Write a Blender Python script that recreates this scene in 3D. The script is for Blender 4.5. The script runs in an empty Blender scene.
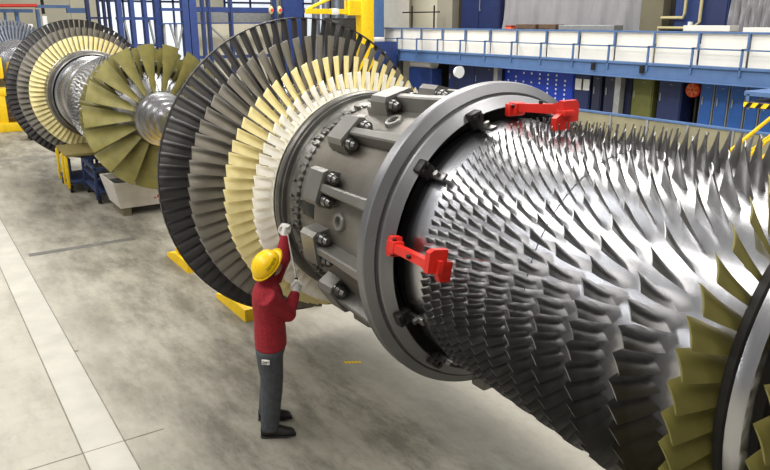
import bpy, bmesh, math, random
from mathutils import Vector, Matrix
random.seed(7)
PI = math.pi
sc = bpy.context.scene
COL = sc.collection

# ---------------------------------------------------------------- camera, light, exposure
CAM = Vector((0, 0, 3.6)); FPX = 710.76
YAW, PITCH = math.radians(33.6934), math.radians(16.7529)
cd = bpy.data.cameras.new('camera'); cd.sensor_width = 36; cd.lens = FPX * 36 / 770
cd.clip_start = .05; cd.clip_end = 200
co = bpy.data.objects.new('camera', cd); COL.objects.link(co)
co.location = CAM; co.rotation_euler = (PI / 2 - PITCH, 0, -YAW)
sc.camera = co
sc.view_settings.view_transform = 'Standard'; sc.view_settings.look = 'None'
sc.view_settings.gamma = 1; sc.view_settings.use_curve_mapping = False
sc.view_settings.exposure = 0.0

w = bpy.data.worlds.new('hall_light'); sc.world = w; w.use_nodes = True
wn = w.node_tree; wn.nodes.clear()
wo = wn.nodes.new('ShaderNodeOutputWorld'); wb = wn.nodes.new('ShaderNodeBackground')
wb.inputs[0].default_value = (1, .98, .95, 1); wb.inputs[1].default_value = .31
wn.links.new(wb.outputs[0], wo.inputs[0])

def area(name, loc, sx, sy, power, col=(1, .972, .93), tgt=None):
    l = bpy.data.lights.new(name, 'AREA'); l.shape = 'RECTANGLE'; l.size = sx; l.size_y = sy
    l.energy = power; l.color = col
    o = bpy.data.objects.new(name, l); COL.objects.link(o); o.location = loc
    if tgt: o.rotation_euler = (Vector(tgt) - Vector(loc)).to_track_quat('-Z', 'Y').to_euler()
    return o
# rows of hall lamps under the roof
area('hall_lamp_row', (-2.6, 9, 10.5), 2.2, 26, 1650)
area('hall_lamp_row', (-9.5, 12, 10.0), .6, 30, 900, (.96, .975, 1), (-3, 12, 0))
area('hall_lamp_row', (6.9, 9, 10.5), 2.2, 26, 2500)
area('hall_lamp_row', (12.5, 9, 10.0), 3.5, 26, 1250)
area('hall_lamp_row', (17.0, 14, 9.5), 1.4, 30, 950, (.94, .96, 1))
area('hall_lamp_row', (10, 27, 10.0), 16, 1.0, 2000)

# ---------------------------------------------------------------- helpers
F = Vector((math.sin(YAW) * math.cos(PITCH), math.cos(YAW) * math.cos(PITCH), -math.sin(PITCH)))
RT = Vector((math.cos(YAW), -math.sin(YAW), 0)); UP = RT.cross(F)
def at(px, py, X=None, Y=None, Z=None):
    """the point of the hall seen at a pixel, on the plane X, Y or Z"""
    v = F * FPX + RT * (px - 385) - UP * (py - 235)
    s = X / v.x if X is not None else Y / v.y if Y is not None else (Z - 3.6) / v.z
    return CAM + v * s
def lin(c):
    return tuple(((x / 255) / 12.92 if x / 255 <= .04045 else ((x / 255 + .055) / 1.055) ** 2.4) for x in c) + (1,)
def mat(name, c, rough=.5, metal=0, var=.12, scale=6, bump=0, bscale=60, c2=None, rvar=0, spec=None, stretch=None):
    m = bpy.data.materials.new(name); m.use_nodes = True
    nt = m.node_tree; b = nt.nodes['Principled BSDF']
    b.inputs['Roughness'].default_value = rough; b.inputs['Metallic'].default_value = metal
    if spec is not None: b.inputs['Specular IOR Level'].default_value = spec
    tc = nt.nodes.new('ShaderNodeTexCoord')
    src = tc.outputs['Object']
    if stretch:
        mp = nt.nodes.new('ShaderNodeMapping'); mp.inputs['Scale'].default_value = stretch
        nt.links.new(src, mp.inputs[0]); src = mp.outputs[0]
    n = nt.nodes.new('ShaderNodeTexNoise'); n.inputs['Scale'].default_value = scale; n.inputs['Detail'].default_value = 6
    nt.links.new(src, n.inputs['Vector'])
    r = nt.nodes.new('ShaderNodeValToRGB'); nt.links.new(n.outputs['Fac'], r.inputs[0])
    a = lin(c); d = lin(c2) if c2 else tuple(x * (1 - var * 2) for x in a[:3]) + (1,)
    hi = a if c2 else tuple(min(1, x * (1 + var)) for x in a[:3]) + (1,)
    r.color_ramp.elements[0].position = .3; r.color_ramp.elements[1].position = .7
    r.color_ramp.elements[0].color = d; r.color_ramp.elements[1].color = hi
    nt.links.new(r.outputs[0], b.inputs['Base Color'])
    if rvar:
        mr = nt.nodes.new('ShaderNodeMapRange'); mr.inputs[3].default_value = rough - rvar; mr.inputs[4].default_value = rough + rvar
        nt.links.new(n.outputs['Fac'], mr.inputs[0]); nt.links.new(mr.outputs[0], b.inputs['Roughness'])
    if bump:
        n2 = nt.nodes.new('ShaderNodeTexNoise'); n2.inputs['Scale'].default_value = bscale
        nt.links.new(src, n2.inputs['Vector'])
        bp = nt.nodes.new('ShaderNodeBump'); bp.inputs['Strength'].default_value = bump; bp.inputs['Distance'].default_value = .01
        nt.links.new(n2.outputs['Fac'], bp.inputs['Height']); nt.links.new(bp.outputs[0], b.inputs['Normal'])
    return m
def link(name, me, m, parent=None, smooth=True, ang=35):
    if m and not me.materials: me.materials.append(m)
    if smooth:
        for p in me.polygons: p.use_smooth = True
        try: me.set_sharp_from_angle(angle=math.radians(ang))
        except Exception: pass
    o = bpy.data.objects.new(name, me); COL.objects.link(o)
    if parent: o.parent = parent
    return o
def obj(name, bm, m, parent=None, smooth=True, ang=35):
    bmesh.ops.recalc_face_normals(bm, faces=bm.faces)
    me = bpy.data.meshes.new(name); bm.to_mesh(me); bm.free()
    return link(name, me, m, parent, smooth, ang)
def tag(o, label, cat, group=None):
    o['label'] = label; o['category'] = cat
    if group: o['group'] = group
    return o
def thing(name, label, cat, loc=(0, 0, 0), rz=0, group=None):
    o = bpy.data.objects.new(name, None); COL.objects.link(o); o.empty_display_size = .2
    o.location = loc; o.rotation_euler = (0, 0, rz)
    return tag(o, label, cat, group)
def struct(name, bm, m, smooth=False):
    o = obj(name, bm, m, None, smooth); o['kind'] = 'structure'; return o
def B(): return bmesh.new()
def box(bm, x0, x1, y0, y1, z0, z1, bev=0, M=None):
    g = bmesh.ops.create_cube(bm, size=1)
    vs = g['verts']
    T = Matrix.Translation(((x0 + x1) / 2, (y0 + y1) / 2, (z0 + z1) / 2)) @ Matrix.Diagonal((abs(x1 - x0), abs(y1 - y0), abs(z1 - z0), 1))
    bmesh.ops.transform(bm, matrix=T, verts=vs)
    if bev:
        es = list({e for v in vs for e in v.link_edges})
        r = bmesh.ops.bevel(bm, geom=es, offset=bev, segments=2, affect='EDGES', profile=.5)
        vs = list({v for f in r['faces'] for v in f.verts} | {v for v in vs if v.is_valid})
    if M is not None: bmesh.ops.transform(bm, matrix=M, verts=vs)
    return vs
def cyl(bm, p0, p1, r0, r1=None, n=16, caps=True):
    p0, p1 = Vector(p0), Vector(p1); r1 = r0 if r1 is None else r1
    d = p1 - p0
    M = Matrix.Translation((p0 + p1) / 2) @ d.to_track_quat('Z', 'Y').to_matrix().to_4x4()
    g = bmesh.ops.create_cone(bm, cap_ends=caps, segments=n, radius1=max(r0, 1e-5), radius2=max(r1, 1e-5), depth=d.length, matrix=M)
    return g['verts']
def tube(bm, pts, r, n=8):
    """rings swept along a path, r a number or a list"""
    pts = [Vector(p) for p in pts]; rings = []; q = None
    for i, p in enumerate(pts):
        d = (pts[min(i + 1, len(pts) - 1)] - pts[max(i - 1, 0)]).normalized()
        q = d.to_track_quat('Z', 'Y') if q is None else (q @ Vector((0, 0, 1))).rotation_difference(d) @ q
        rr = r[i] if isinstance(r, (list, tuple)) else r
        a, b = rr if isinstance(rr, (list, tuple)) else (rr, rr)
        rings.append([bm.verts.new(p + q @ Vector((a * math.cos(2 * PI * k / n), b * math.sin(2 * PI * k / n), 0))) for k in range(n)])
    for A, Bq in zip(rings, rings[1:]):
        for k in range(n): bm.faces.new((A[k], A[(k + 1) % n], Bq[(k + 1) % n], Bq[k]))
    bm.faces.new(rings[0][::-1]); bm.faces.new(rings[-1])
def loft(bm, secs, n=18):
    """closed skin through horizontal-ish ellipses: (centre, axis a vector, axis b vector)"""
    rings = [[bm.verts.new(Vector(c) + Vector(a) * math.cos(2 * PI * k / n) + Vector(b) * math.sin(2 * PI * k / n)) for k in range(n)] for c, a, b in secs]
    for A, Bq in zip(rings, rings[1:]):
        for k in range(n): bm.faces.new((A[k], A[(k + 1) % n], Bq[(k + 1) % n], Bq[k]))
    bm.faces.new(rings[0][::-1]); bm.faces.new(rings[-1])
def ball(bm, c, rx, ry=None, rz=None, M=None, seg=16):
    g = bmesh.ops.create_uvsphere(bm, u_segments=seg, v_segments=seg // 2 + 2, radius=1)
    T = Matrix.Translation(Vector(c)) @ (M or Matrix()) @ Matrix.Diagonal((rx, ry or rx, rz or rx, 1))
    bmesh.ops.transform(bm, matrix=T, verts=g['verts'])
def lathe(bm, prof, n=128, closed=False, a0=0, a1=2 * PI):
    """(Y, R) profile turned about the Y axis"""
    full = abs(a1 - a0 - 2 * PI) < 1e-6; cnt = n if full else n + 1
    rings = []
    for k in range(cnt):
        t = a0 + (a1 - a0) * k / n
        rings.append([bm.verts.new((math.sin(t) * r, y, math.cos(t) * r)) for y, r in prof])
    m = len(prof)
    for k in range(n):
        A, C2 = rings[k], rings[(k + 1) % cnt]
        for i in range(m if closed else m - 1):
            j = (i + 1) % m
            if (prof[i][1] < 1e-6 and prof[j][1] < 1e-6): continue
            bm.faces.new((A[i], A[j], C2[j], C2[i]))
    bmesh.ops.remove_doubles(bm, verts=bm.verts, dist=1e-5)
def prism(bm, poly, y0, y1, M=None):
    """polygon in x, z pushed from y0 to y1"""
    A = [bm.verts.new((x, y0, z)) for x, z in poly]; C2 = [bm.verts.new((x, y1, z)) for x, z in poly]
    n = len(poly)
    bm.faces.new(A); bm.faces.new(C2[::-1])
    for k in range(n): bm.faces.new((A[k], C2[k], C2[(k + 1) % n], A[(k + 1) % n]))
    if M is not None: bmesh.ops.transform(bm, matrix=M, verts=A + C2)
def RY(phi): return Matrix.Rotation(-math.radians(phi), 4, 'Y')     # phi: 0 up, 90 towards -X
def remeshed(name, bm, m, parent, vox=.012, smooth=4):
    bmesh.ops.recalc_face_normals(bm, faces=bm.faces)
    me = bpy.data.meshes.new(name + '_raw'); bm.to_mesh(me); bm.free()
    o = bpy.data.objects.new(name, me); COL.objects.link(o)
    r = o.modifiers.new('r', 'REMESH'); r.mode = 'VOXEL'; r.voxel_size = vox
    s = o.modifiers.new('s', 'SMOOTH'); s.iterations = smooth; s.factor = .5
    dg = bpy.context.evaluated_depsgraph_get()
    new = bpy.data.meshes.new_from_object(o.evaluated_get(dg))
    bpy.data.objects.remove(o); bpy.data.meshes.remove(me); new.name = name
    new.materials.clear(); new.materials.append(m)
    return link(name, new, m, parent, True, 80)

# ---------------------------------------------------------------- materials
M_ = {}
M_['steel'] = mat('turned_steel', (184, 184, 187), .25, 1, .03, 5, 0, 30, rvar=.02, stretch=(1, 9, 1))
M_['blade'] = mat('bare_steel_blade', (150, 149, 148), .32, 1, .1, 9, .05, 40, rvar=.05)
M_['dark_steel'] = mat('dark_steel', (118, 116, 112), .38, .9, .15, 7, .05, 30)
M_['casting'] = mat('grey_casting', (128, 126, 121), .42, .55, .1, 3.5, .12, 45, rvar=.08)
M_['casting_body'] = mat('worn_casting', (122, 119, 113), .45, .5, .1, 2.6, .15, 40, c2=(98, 92, 82))
M_['flange'] = mat('machined_flange', (128, 128, 130), .4, .75, .06, 3, .04, 30, rvar=.06)
M_['chrome'] = mat('bolt_steel', (128, 127, 125), .3, .95, .1, 20)
M_['black'] = mat('blackened_steel', (40, 38, 36), .45, .5, .2, 10)
M_['void'] = mat('gap_shade', (24, 22, 20), .7, .2, .2, 8)  # near-black colour standing in for the shade inside open gaps
M_['olive'] = mat('olive_coating', (126, 119, 62), .55, .1, .1, 7, .05, 60)
M_['white_coat'] = mat('white_ceramic_coating', (236, 231, 216), .6, 0, .04, 9)
M_['cream_coat'] = mat('cream_ceramic_coating', (234, 220, 158), .6, 0, .06, 9)
M_['grey_coat'] = mat('grey_brown_coating', (122, 117, 106), .5, .25, .08, 8)
M_['black_coat'] = mat('dark_grey_coating', (64, 61, 59), .48, .35, .1, 8)
M_['bluegrey'] = mat('uncoated_blade', (128, 134, 146), .45, .5, .1, 8)
M_['red'] = mat('red_paint', (214, 38, 24), .42, 0, .06, 12)
M_['yellow'] = mat('yellow_paint', (246, 204, 14), .5, 0, .06, 8)
M_['helmet'] = mat('yellow_plastic', (252, 206, 4), .35, 0, .02, 8)
M_['jacket'] = mat('dark_red_cloth', (152, 30, 42), .9, 0, .16, 55, .4, 90)
M_['trousers'] = mat('grey_work_cloth', (72, 75, 79), .9, 0, .12, 26, .4, 60)
M_['skin'] = mat('skin', (196, 142, 112), .55, 0, .05, 20)
M_['hair'] = mat('dark_hair', (52, 38, 28), .7, 0, .2, 60)
M_['shoe'] = mat('black_leather', (34, 32, 32), .5, 0, .15, 20)
M_['glove'] = mat('white_knit_glove', (228, 226, 220), .9, 0, .06, 60, .3, 120)
M_['label_white'] = mat('white_label', (226, 226, 222), .6, 0, .03, 30)
M_['ink'] = mat('dark_print', (40, 34, 16), .6, 0, .05, 30)
M_['blue'] = mat('blue_steel_paint', (30, 52, 106), .5, 0, .12, 4)
M_['navy'] = mat('navy_paint', (26, 40, 84), .5, 0, .12, 4)
M_['walk_blue'] = mat('walkway_blue', (76, 106, 150), .5, 0, .06, 3)
M_['panel_blue'] = mat('cabinet_blue', (28, 84, 156), .5, 0, .08, 2)
M_['royal'] = mat('royal_blue', (12, 54, 168), .45, 0, .08, 2)
M_['darknavy'] = mat('dark_navy', (30, 36, 62), .5, 0, .1, 3)
M_['olive_panel'] = mat('olive_panel', (96, 98, 44), .6, 0, .08, 3)
M_['white_panel'] = mat('white_panel', (226, 223, 214), .6, 0, .03, 2)
M_['grey_metal'] = mat('grey_metal', (150, 152, 152), .45, .4, .08, 6)
M_['tarp'] = mat('grey_tarpaulin', (150, 148, 150), .75, 0, .05, 1.2, .3, 3)
M_['beige'] = mat('beige_wall', (206, 200, 178), .8, 0, .06, .5)
M_['concrete_wall'] = mat('taupe_wall', (150, 145, 128), .8, 0, .07, .6)
M_['brownwall'] = mat('olive_brown_pillar', (112, 106, 84), .8, 0, .08, 1)
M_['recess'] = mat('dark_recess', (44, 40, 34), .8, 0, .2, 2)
M_['rust'] = mat('brown_wood', (98, 76, 58), .7, 0, .15, 9)
M_['barrier'] = mat('barrier_sheet', (136, 131, 106), .5, 0, .1, 1.5)
M_['cartblue'] = mat('cart_blue', (44, 58, 96), .5, .1, .12, 8)
M_['goldplate'] = mat('patterned_tan_tray', (150, 136, 82), .6, .1, .3, 60)
M_['boxwhite'] = mat('off_white_crate', (205, 198, 188), .7, 0, .06, 5)
M_['redink'] = mat('red_print', (176, 60, 58), .7, 0, .05, 20)
M_['pale'] = mat('pale_light_window', (220, 228, 240), .4, 0, .04, 2)
_b = M_['pale'].node_tree.nodes['Principled BSDF']; _b.inputs['Emission Color'].default_value = (.86, .92, 1, 1); _b.inputs['Emission Strength'].default_value = .75
M_['redpipe'] = mat('red_pipe', (208, 60, 44), .5, 0, .05, 6)
M_['tan'] = mat('tan_pipe', (196, 184, 134), .5, .1, .05, 6)
M_['rubber'] = mat('black_rubber', (28, 28, 28), .7, 0, .1, 20)
M_['rod'] = mat('satin_rod', (214, 212, 206), .5, .6, .03, 20)
M_['orange'] = mat('orange_plastic', (226, 92, 30), .5, 0, .06, 9)

def floor_mat():
    m = bpy.data.materials.new('worn_concrete_floor'); m.use_nodes = True
    nt = m.node_tree; b = nt.nodes['Principled BSDF']; L = nt.links.new
    b.inputs['Specular IOR Level'].default_value = .35
    tc = nt.nodes.new('ShaderNodeTexCoord')
    def noise(sc_, det=8, rough=.6, vec=None):
        n = nt.nodes.new('ShaderNodeTexNoise'); n.inputs['Scale'].default_value = sc_; n.inputs['Detail'].default_value = det
        n.inputs['Roughness'].default_value = rough; L(vec or tc.outputs['Object'], n.inputs['Vector']); return n
    def ramp(src, stops):
        r = nt.nodes.new('ShaderNodeValToRGB'); L(src, r.inputs[0]); e = r.color_ramp.elements
        while len(e) > len(stops): e.remove(e[-1])
        while len(e) < len(stops): e.new(.5)
        for q, (p, c) in zip(e, stops): q.position = p; q.color = c if len(c) == 4 else lin(c)
        return r
    def mix(a, b_, fac, mode='MULTIPLY'):
        x = nt.nodes.new('ShaderNodeMix'); x.data_type = 'RGBA'; x.blend_type = mode
        if isinstance(fac, float): x.inputs[0].default_value = fac
        else: L(fac, x.inputs[0])
        L(a, x.inputs[6])
        if isinstance(b_, tuple): x.inputs[7].default_value = b_
        else: L(b_, x.inputs[7])
        return x.outputs[2]
    base = ramp(noise(.7).outputs['Fac'], [(.3, (163, 159, 146)), (.55, (174, 170, 158)), (.75, (181, 178, 167))]).outputs[0]
    # scuffs run along the hall
    mp = nt.nodes.new('ShaderNodeMapping'); mp.inputs['Scale'].default_value = (2.2, .7, 1); mp.inputs['Rotation'].default_value = (0, 0, .3)
    L(tc.outputs['Object'], mp.inputs[0])
    sc2 = ramp(noise(1.6, 10, .72, mp.outputs[0]).outputs['Fac'], [(.32, (.7, .69, .66, 1)), (.5, (.93, .93, .92, 1)), (.62, (1, 1, 1, 1))]).outputs[0]
    col = mix(base, sc2, .6)
    fine = ramp(noise(9, 8, .7).outputs['Fac'], [(.36, (.84, .83, .81, 1)), (.5, (1, 1, 1, 1))]).outputs[0]
    col = mix(col, fine, .45)
    # stains together with the rotor's shadow, painted into the floor colour (about x 1.5 to 5)
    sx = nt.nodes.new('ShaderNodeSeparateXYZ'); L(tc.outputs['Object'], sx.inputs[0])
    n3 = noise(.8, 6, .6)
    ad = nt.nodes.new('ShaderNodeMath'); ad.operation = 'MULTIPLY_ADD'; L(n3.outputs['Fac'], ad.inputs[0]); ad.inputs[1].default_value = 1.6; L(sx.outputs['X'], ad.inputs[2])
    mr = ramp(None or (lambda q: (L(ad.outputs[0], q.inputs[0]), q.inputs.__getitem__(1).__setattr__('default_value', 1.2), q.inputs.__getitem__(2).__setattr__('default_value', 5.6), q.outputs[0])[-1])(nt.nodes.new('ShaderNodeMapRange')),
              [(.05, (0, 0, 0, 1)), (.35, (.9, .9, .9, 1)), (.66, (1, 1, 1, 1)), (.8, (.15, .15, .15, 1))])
    dirt_shade = ramp(noise(1.1, 12, .75, mp.outputs[0]).outputs['Fac'], [(.40, (.33, .32, .29, 1)), (.58, (.76, .75, .71, 1))]).outputs[0]
    col = mix(col, dirt_shade, mr.outputs[0])
    # small oil spots
    v = nt.nodes.new('ShaderNodeTexVoronoi'); v.inputs['Scale'].default_value = 1.15; v.inputs['Randomness'].default_value = 1; L(tc.outputs['Object'], v.inputs['Vector'])
    sp = ramp(v.outputs['Distance'], [(.018, (.25, .24, .22, 1)), (.035, (1, 1, 1, 1))]).outputs[0]
    col = mix(col, sp, .8)
    L(col, b.inputs['Base Color'])
    rr = nt.nodes.new('ShaderNodeMapRange'); rr.inputs[3].default_value = .45; rr.inputs[4].default_value = .75
    L(noise(1.3).outputs['Fac'], rr.inputs[0]); L(rr.outputs[0], b.inputs['Roughness'])
    bp = nt.nodes.new('ShaderNodeBump'); bp.inputs['Strength'].default_value = .12; bp.inputs['Distance'].default_value = .004
    L(noise(40).outputs['Fac'], bp.inputs['Height']); L(bp.outputs[0], b.inputs['Normal'])
    return m
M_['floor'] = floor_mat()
M_['stripe'] = mat('pale_floor_strip', (177, 174, 164), .6, 0, .07, 2.5, .1, 40)
M_['groove'] = mat('floor_joint', (104, 102, 96), .8, 0, .12, 6)
M_['crack'] = mat('fine_joint', (120, 116, 106), .85, 0, .15, 8)

# ---------------------------------------------------------------- the hall
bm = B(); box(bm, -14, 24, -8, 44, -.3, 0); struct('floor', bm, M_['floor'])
bm = B(); box(bm, .80, 1.14, -6, 43, 0, .002); struct('trim_1', bm, M_['stripe'])
bm = B(); box(bm, 1.25, 2.92, 12.1, 12.26, 0, .003); struct('trim_2', bm, M_['groove'])
bm = B()
for x in (.795, 1.145): box(bm, x - .006, x + .006, -6, 43, 0, .0026)
box(bm, -14, 1.5, 5.92, 5.93, 0, .0029); box(bm, -14, .8, 15.6, 15.63, 0, .0029)
box(bm, 1.14, 6, 21.2, 21.6, 0, .0029)
struct('trim_3', bm, M_['crack'])
bm = B(); box(bm, -14, 24, 42, 42.3, 0, 12)
struct('wall_back', bm, M_['beige'])
bm = B(); box(bm, 23, 23.3, -8, 42, 0, 12); struct('wall_right', bm, M_['concrete_wall'])

# ---------------------------------------------------------------- blades
def blade_mesh(name, Y, r0, r1, c0, c1, s0, s1, th0, th1, cam=.12, nr=5, nc=6, lean=0.0):
    """one aerofoil at phi = 0; root r0 to tip r1, chord c, stagger s (degrees from the axis)"""
    bm = B(); rings = []
    for i in range(nr + 1):
        u = i / nr; r = r0 + (r1 - r0) * u
        c = c0 + (c1 - c0) * u; s = math.radians(s0 + (s1 - s0) * u); th = th0 + (th1 - th0) * u
        d = Vector((math.sin(s), math.cos(s), 0)); n = Vector((math.cos(s), -math.sin(s), 0))
        cen = Vector((lean * u, Y, r)); top, bot = [], []
        for k in range(nc + 1):
            t = k / nc; x = t - .5
            h = cam * c * (1 - 4 * x * x) * (1.2 - .4 * u)
            tt = th * (max(0, 1 - (2 * t - .7) ** 2 / 1.75)) ** .5 * .5
            p = cen + d * (x * c) + n * h
            top.append(p + n * tt); bot.append(p - n * tt)
        loop = top + bot[-2:0:-1]
        fixed = []
        for p in loop:                                     # sit on the turned surface of radius r
            q = p.copy(); q.z = math.sqrt(max(r * r - q.x * q.x, .01)); fixed.append(bm.verts.new(q))
        rings.append(fixed)
    n = len(rings[0])
    for A, C2 in zip(rings, rings[1:]):
        for k in range(n): bm.faces.new((A[k], A[(k + 1) % n], C2[(k + 1) % n], C2[k]))
    bm.faces.new(rings[-1]); bm.faces.new(rings[0][::-1])
    bmesh.ops.recalc_face_normals(bm, faces=bm.faces)
    me = bpy.data.meshes.new(name); bm.to_mesh(me); bm.free()
    for p in me.polygons: p.use_smooth = True
    me.set_sharp_from_angle(angle=math.radians(40))
    return me
def merged(name, items, m, parent):
    """many blades as one part: items = (mesh, phi)"""
    V, Fc = [], []
    for me, phi in items:
        R = RY(phi); o = len(V)
        V += [tuple(R @ v.co) for v in me.vertices]
        Fc += [[i + o for i in p.vertices] for p in me.polygons]
    me = bpy.data.meshes.new(name); me.from_pydata(V, [], Fc); me.update()
    return link(name, me, m, parent, True, 40)
AX, AZ = 3.629, 1.982
def put(name, me, m, parent, phi):
    if not me.materials: me.materials.append(m)
    o = bpy.data.objects.new(name, me); COL.objects.link(o); o.parent = parent
    o.location = (0, 0, AZ); o.rotation_euler = (0, -math.radians(phi), 0)
    return o

# turbine stages: name, material, corner Y, tip R, root R, count, chord root/tip, stagger root/tip, phase
TURB = [('white_turbine_blade', 'white_coat', 5.90, 1.157, .985, 70, .13, .112, 38, 56, 1),
        ('cream_turbine_blade', 'cream_coat', 6.25, 1.291, .985, 68, .165, .128, 36, 57, 3),
        ('grey_turbine_blade', 'grey_coat', 6.70, 1.478, .985, 68, .20, .148, 36, 58, 0),
        ('black_turbine_blade', 'black_coat', 7.14, 1.650, .985, 84, .20, .135, 36, 58, 2)]
# compressor rows: corner Y, tip R, count
ROWS = [(3.56, .975, 100), (3.46, .98, 98), (3.35, .985, 96), (3.22, .99, 92), (3.07, 1.0, 86), (2.90, 1.01, 80),
        (2.70, 1.02, 70), (2.48, 1.035, 62), (2.23, 1.05, 56), (1.93, 1.075, 50)]
OLIVE = [(1.58, 1.165, 50), (1.19, 1.19, 48)]
def hub(y):
    pts = [(.5, .455), (.75, .47), (1.0, .62), (1.2, .74), (1.5, .81), (1.93, .83), (2.4, .855), (2.9, .88), (3.4, .895), (3.56, .912), (3.9, .94)]
    for (a, ra), (b, rb) in zip(pts, pts[1:]):
        if a <= y <= b: return ra + (rb - ra) * (y - a) / (b - a)
    return pts[0][1] if y < pts[0][0] else pts[-1][1]

def make_rotor():
    root = thing('turbine_rotor', 'huge nearest gas turbine rotor with bare steel compressor blades and grey casing round its middle', 'rotor', (AX, 0, 0))
    bm = B()
    prof = [(9.25, 0), (9.25, .22), (8.7, .23), (8.7, .30), (8.0, .32), (8.0, .42), (7.55, .5), (7.45, .80), (7.40, .98), (7.36, .985), (6.98, .985), (6.95, .93), (6.90, .93),
            (6.87, .985), (6.52, .985), (6.50, .93), (6.44, .93), (6.42, .985), (6.08, .985), (6.06, .93), (6.02, .93), (6.0, .985), (5.80, .985),
            (5.79, .88), (5.55, .87), (5.54, .82), (5.1, .80), (5.09, .76), (4.2, .76), (4.15, .82), (3.96, .86), (3.94, .90), (3.81, .942), (3.79, .946), (3.6, .918)]
    ys = [3.4 - .17 * k for k in range(11)]
    prof += [(y, hub(y)) for y in ys]
    prof += [(1.62, hub(1.62)), (1.50, .815), (1.2, .74), (1.0, .62), (.78, .48), (.62, .46), (.61, .42), (.48, .415), (.47, .37), (.33, .365), (.32, .31), (.15, .305), (.14, .25), (-.3, .24), (-.31, .2), (-1.2, .195), (-1.2, 0)]
    lathe(bm, prof, 144); d = obj('shaft_drum', bm, M_['steel'], root, True, 30); d.location.z = AZ
    bm = B()                                                # fine joints between the compressor discs
    for y in (2.72,):
        r = hub(y); lathe(bm, [(y + .0025, r - .01), (y + .0025, r + .002), (y - .0025, r + .002), (y - .0025, r - .01)], 144, True)
    g = obj('disc_joint', bm, M_['black'], root); g.location.z = AZ
    bm = B(); lathe(bm, [(1.46, .78), (1.46, .955), (1.45, .965), (1.418, .965), (1.41, .955), (1.41, .78)], 144, True)  # black band paints the shade on the drum rim
    g = obj('shaded_rim_band', bm, M_['black'], root); g.location.z = AZ
    bm = B(); lathe(bm, [(1.409, .78), (1.409, .958), (1.402, .966), (1.36, .966), (1.335, .955), (1.33, .94), (1.33, .78)], 144, True)
    g = obj('bright_locking_ring', bm, M_['steel'], root); g.location.z = AZ
    bm = B(); lathe(bm, [(1.331, .72), (1.331, .90), (1.30, .88), (1.30, .72)], 144, True)  # near-black ring paints the shade down in the groove
    g = obj('groove_shade_ring', bm, M_['void'], root); g.location.z = AZ
    # seal rim in front of the first turbine stage
    bm = B(); lathe(bm, [(5.79, .90), (5.79, .975), (5.765, .99), (5.735, .99), (5.715, .975), (5.71, .955), (5.685, .95), (5.68, .962), (5.665, .962), (5.66, .93), (5.62, .925), (5.60, .90)], 144, True)
    g = obj('seal_rim', bm, M_['dark_steel'], root); g.location.z = AZ
    for name, mk, Y, rt, rr, N, c0, c1, s0, s1, ph in TURB:
        yc = Y - .5 * c1 * math.cos(math.radians(s1))
        me = blade_mesh(name, yc, rr, rt, c0, c1, s0, s1, .034, .016, .10, 5, 6)
        for k in range(N): put(name, me, M_[mk], root, ph + 360 * k / N)
    bm = B()                                                # platforms under the coated blades
    for y0, y1 in ((5.80, 5.985),): lathe(bm, [(y0, .97), (y0, .99), (y1, .99), (y1, .97)], 144, True)
    g = obj('white_blade_platform', bm, M_['white_coat'], root); g.location.z = AZ
    bm = B(); lathe(bm, [(7.05, 1.657), (7.05, 1.645), (7.085, 1.645), (7.085, 1.657)], 160, True)
    g = obj('tip_band', bm, M_['black_coat'], root); g.location.z = AZ
    # compressor: the hundred blades that show largest are parts, the rest one part
    rest = []; near = []
    for y, rt, N in ROWS:
        i = ROWS.index((y, rt, N)); pitch = (y - ROWS[i + 1][0]) if i + 1 < len(ROWS) else .34
        c1 = .03 * pitch + 2 * PI * rt / N * .74; s1 = 58
        c0 = pitch * .56; s0 = 26
        yc = y - .5 * c1 * math.cos(math.radians(s1))
        me = blade_mesh('compressor_blade', yc, hub(yc) - .01, rt, c0, c1, s0, s1, .010 + .03 * pitch, .003 + .01 * pitch, .07, 5, 6, .14 * (rt - hub(yc)))
        me.materials.append(M_['blade'])
        for k in range(N):
            phi = 360 * k / N + i * 1.7
            p = (phi + 180) % 360 - 180
            if i >= 6 and -12 < p < 118: near.append((y, me, phi))
            else: rest.append((me, phi))
    near.sort(key=lambda q: q[0])
    for y, me, phi in near[:100]: put('compressor_blade', me, M_['blade'], root, phi)
    rest += [(me, phi) for y, me, phi in near[100:]]
    g = merged('compressor_blade', rest, M_['blade'], root); g.location.z = AZ; g['kind'] = 'stuff'
    for i, (y, rt, N) in enumerate(OLIVE):
        c1 = .02 + 2 * PI * rt / N * .88; c0 = .18; s1, s0 = 62, 28
        yc = y - .5 * c1 * math.cos(math.radians(s1))
        me = blade_mesh('inlet_blade', yc, hub(yc) - .01, rt, c0, c1, s0, s1, .022, .009, .10, 6, 7, .03)
        for k in range(N):
            put('inlet_blade', me, M_['olive'], root, 360 * k / N + 4 * i)
    me = blade_mesh('fan_blade', .86, .455, 1.25, .26, .40, 28, 62, .05, .014, .10, 8, 8)
    for k in range(18): put('fan_blade', me, M_['olive'], root, 20 * k + 5)
    return root
rotor = make_rotor()

def slotted(parent):
    bm = B(); lathe(bm, [(5.99, .88), (5.99, .985), (5.86, .985), (5.86, .90)], 144, True)
    for k in range(84): box(bm, -.012, .012, 5.845, 5.87, .90, .965, 0, RY(360 * k / 84))
    g = obj('slotted_disc_rim', bm, M_['dark_steel'], parent); g.location.z = AZ
# the second rotor in the line: the same machine, its first turbine stage not yet bladed
OFF = 11.72
r2 = rotor.copy(); COL.objects.link(r2); r2.location = (AX, OFF, 0)
r2['label'] = 'second gas turbine rotor, with a broad olive fan at its front end'
for ch in list(rotor.children):
    if ch.name.startswith('white_'): continue
    c = ch.copy(); COL.objects.link(c); c.parent = r2
slotted(r2)
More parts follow.
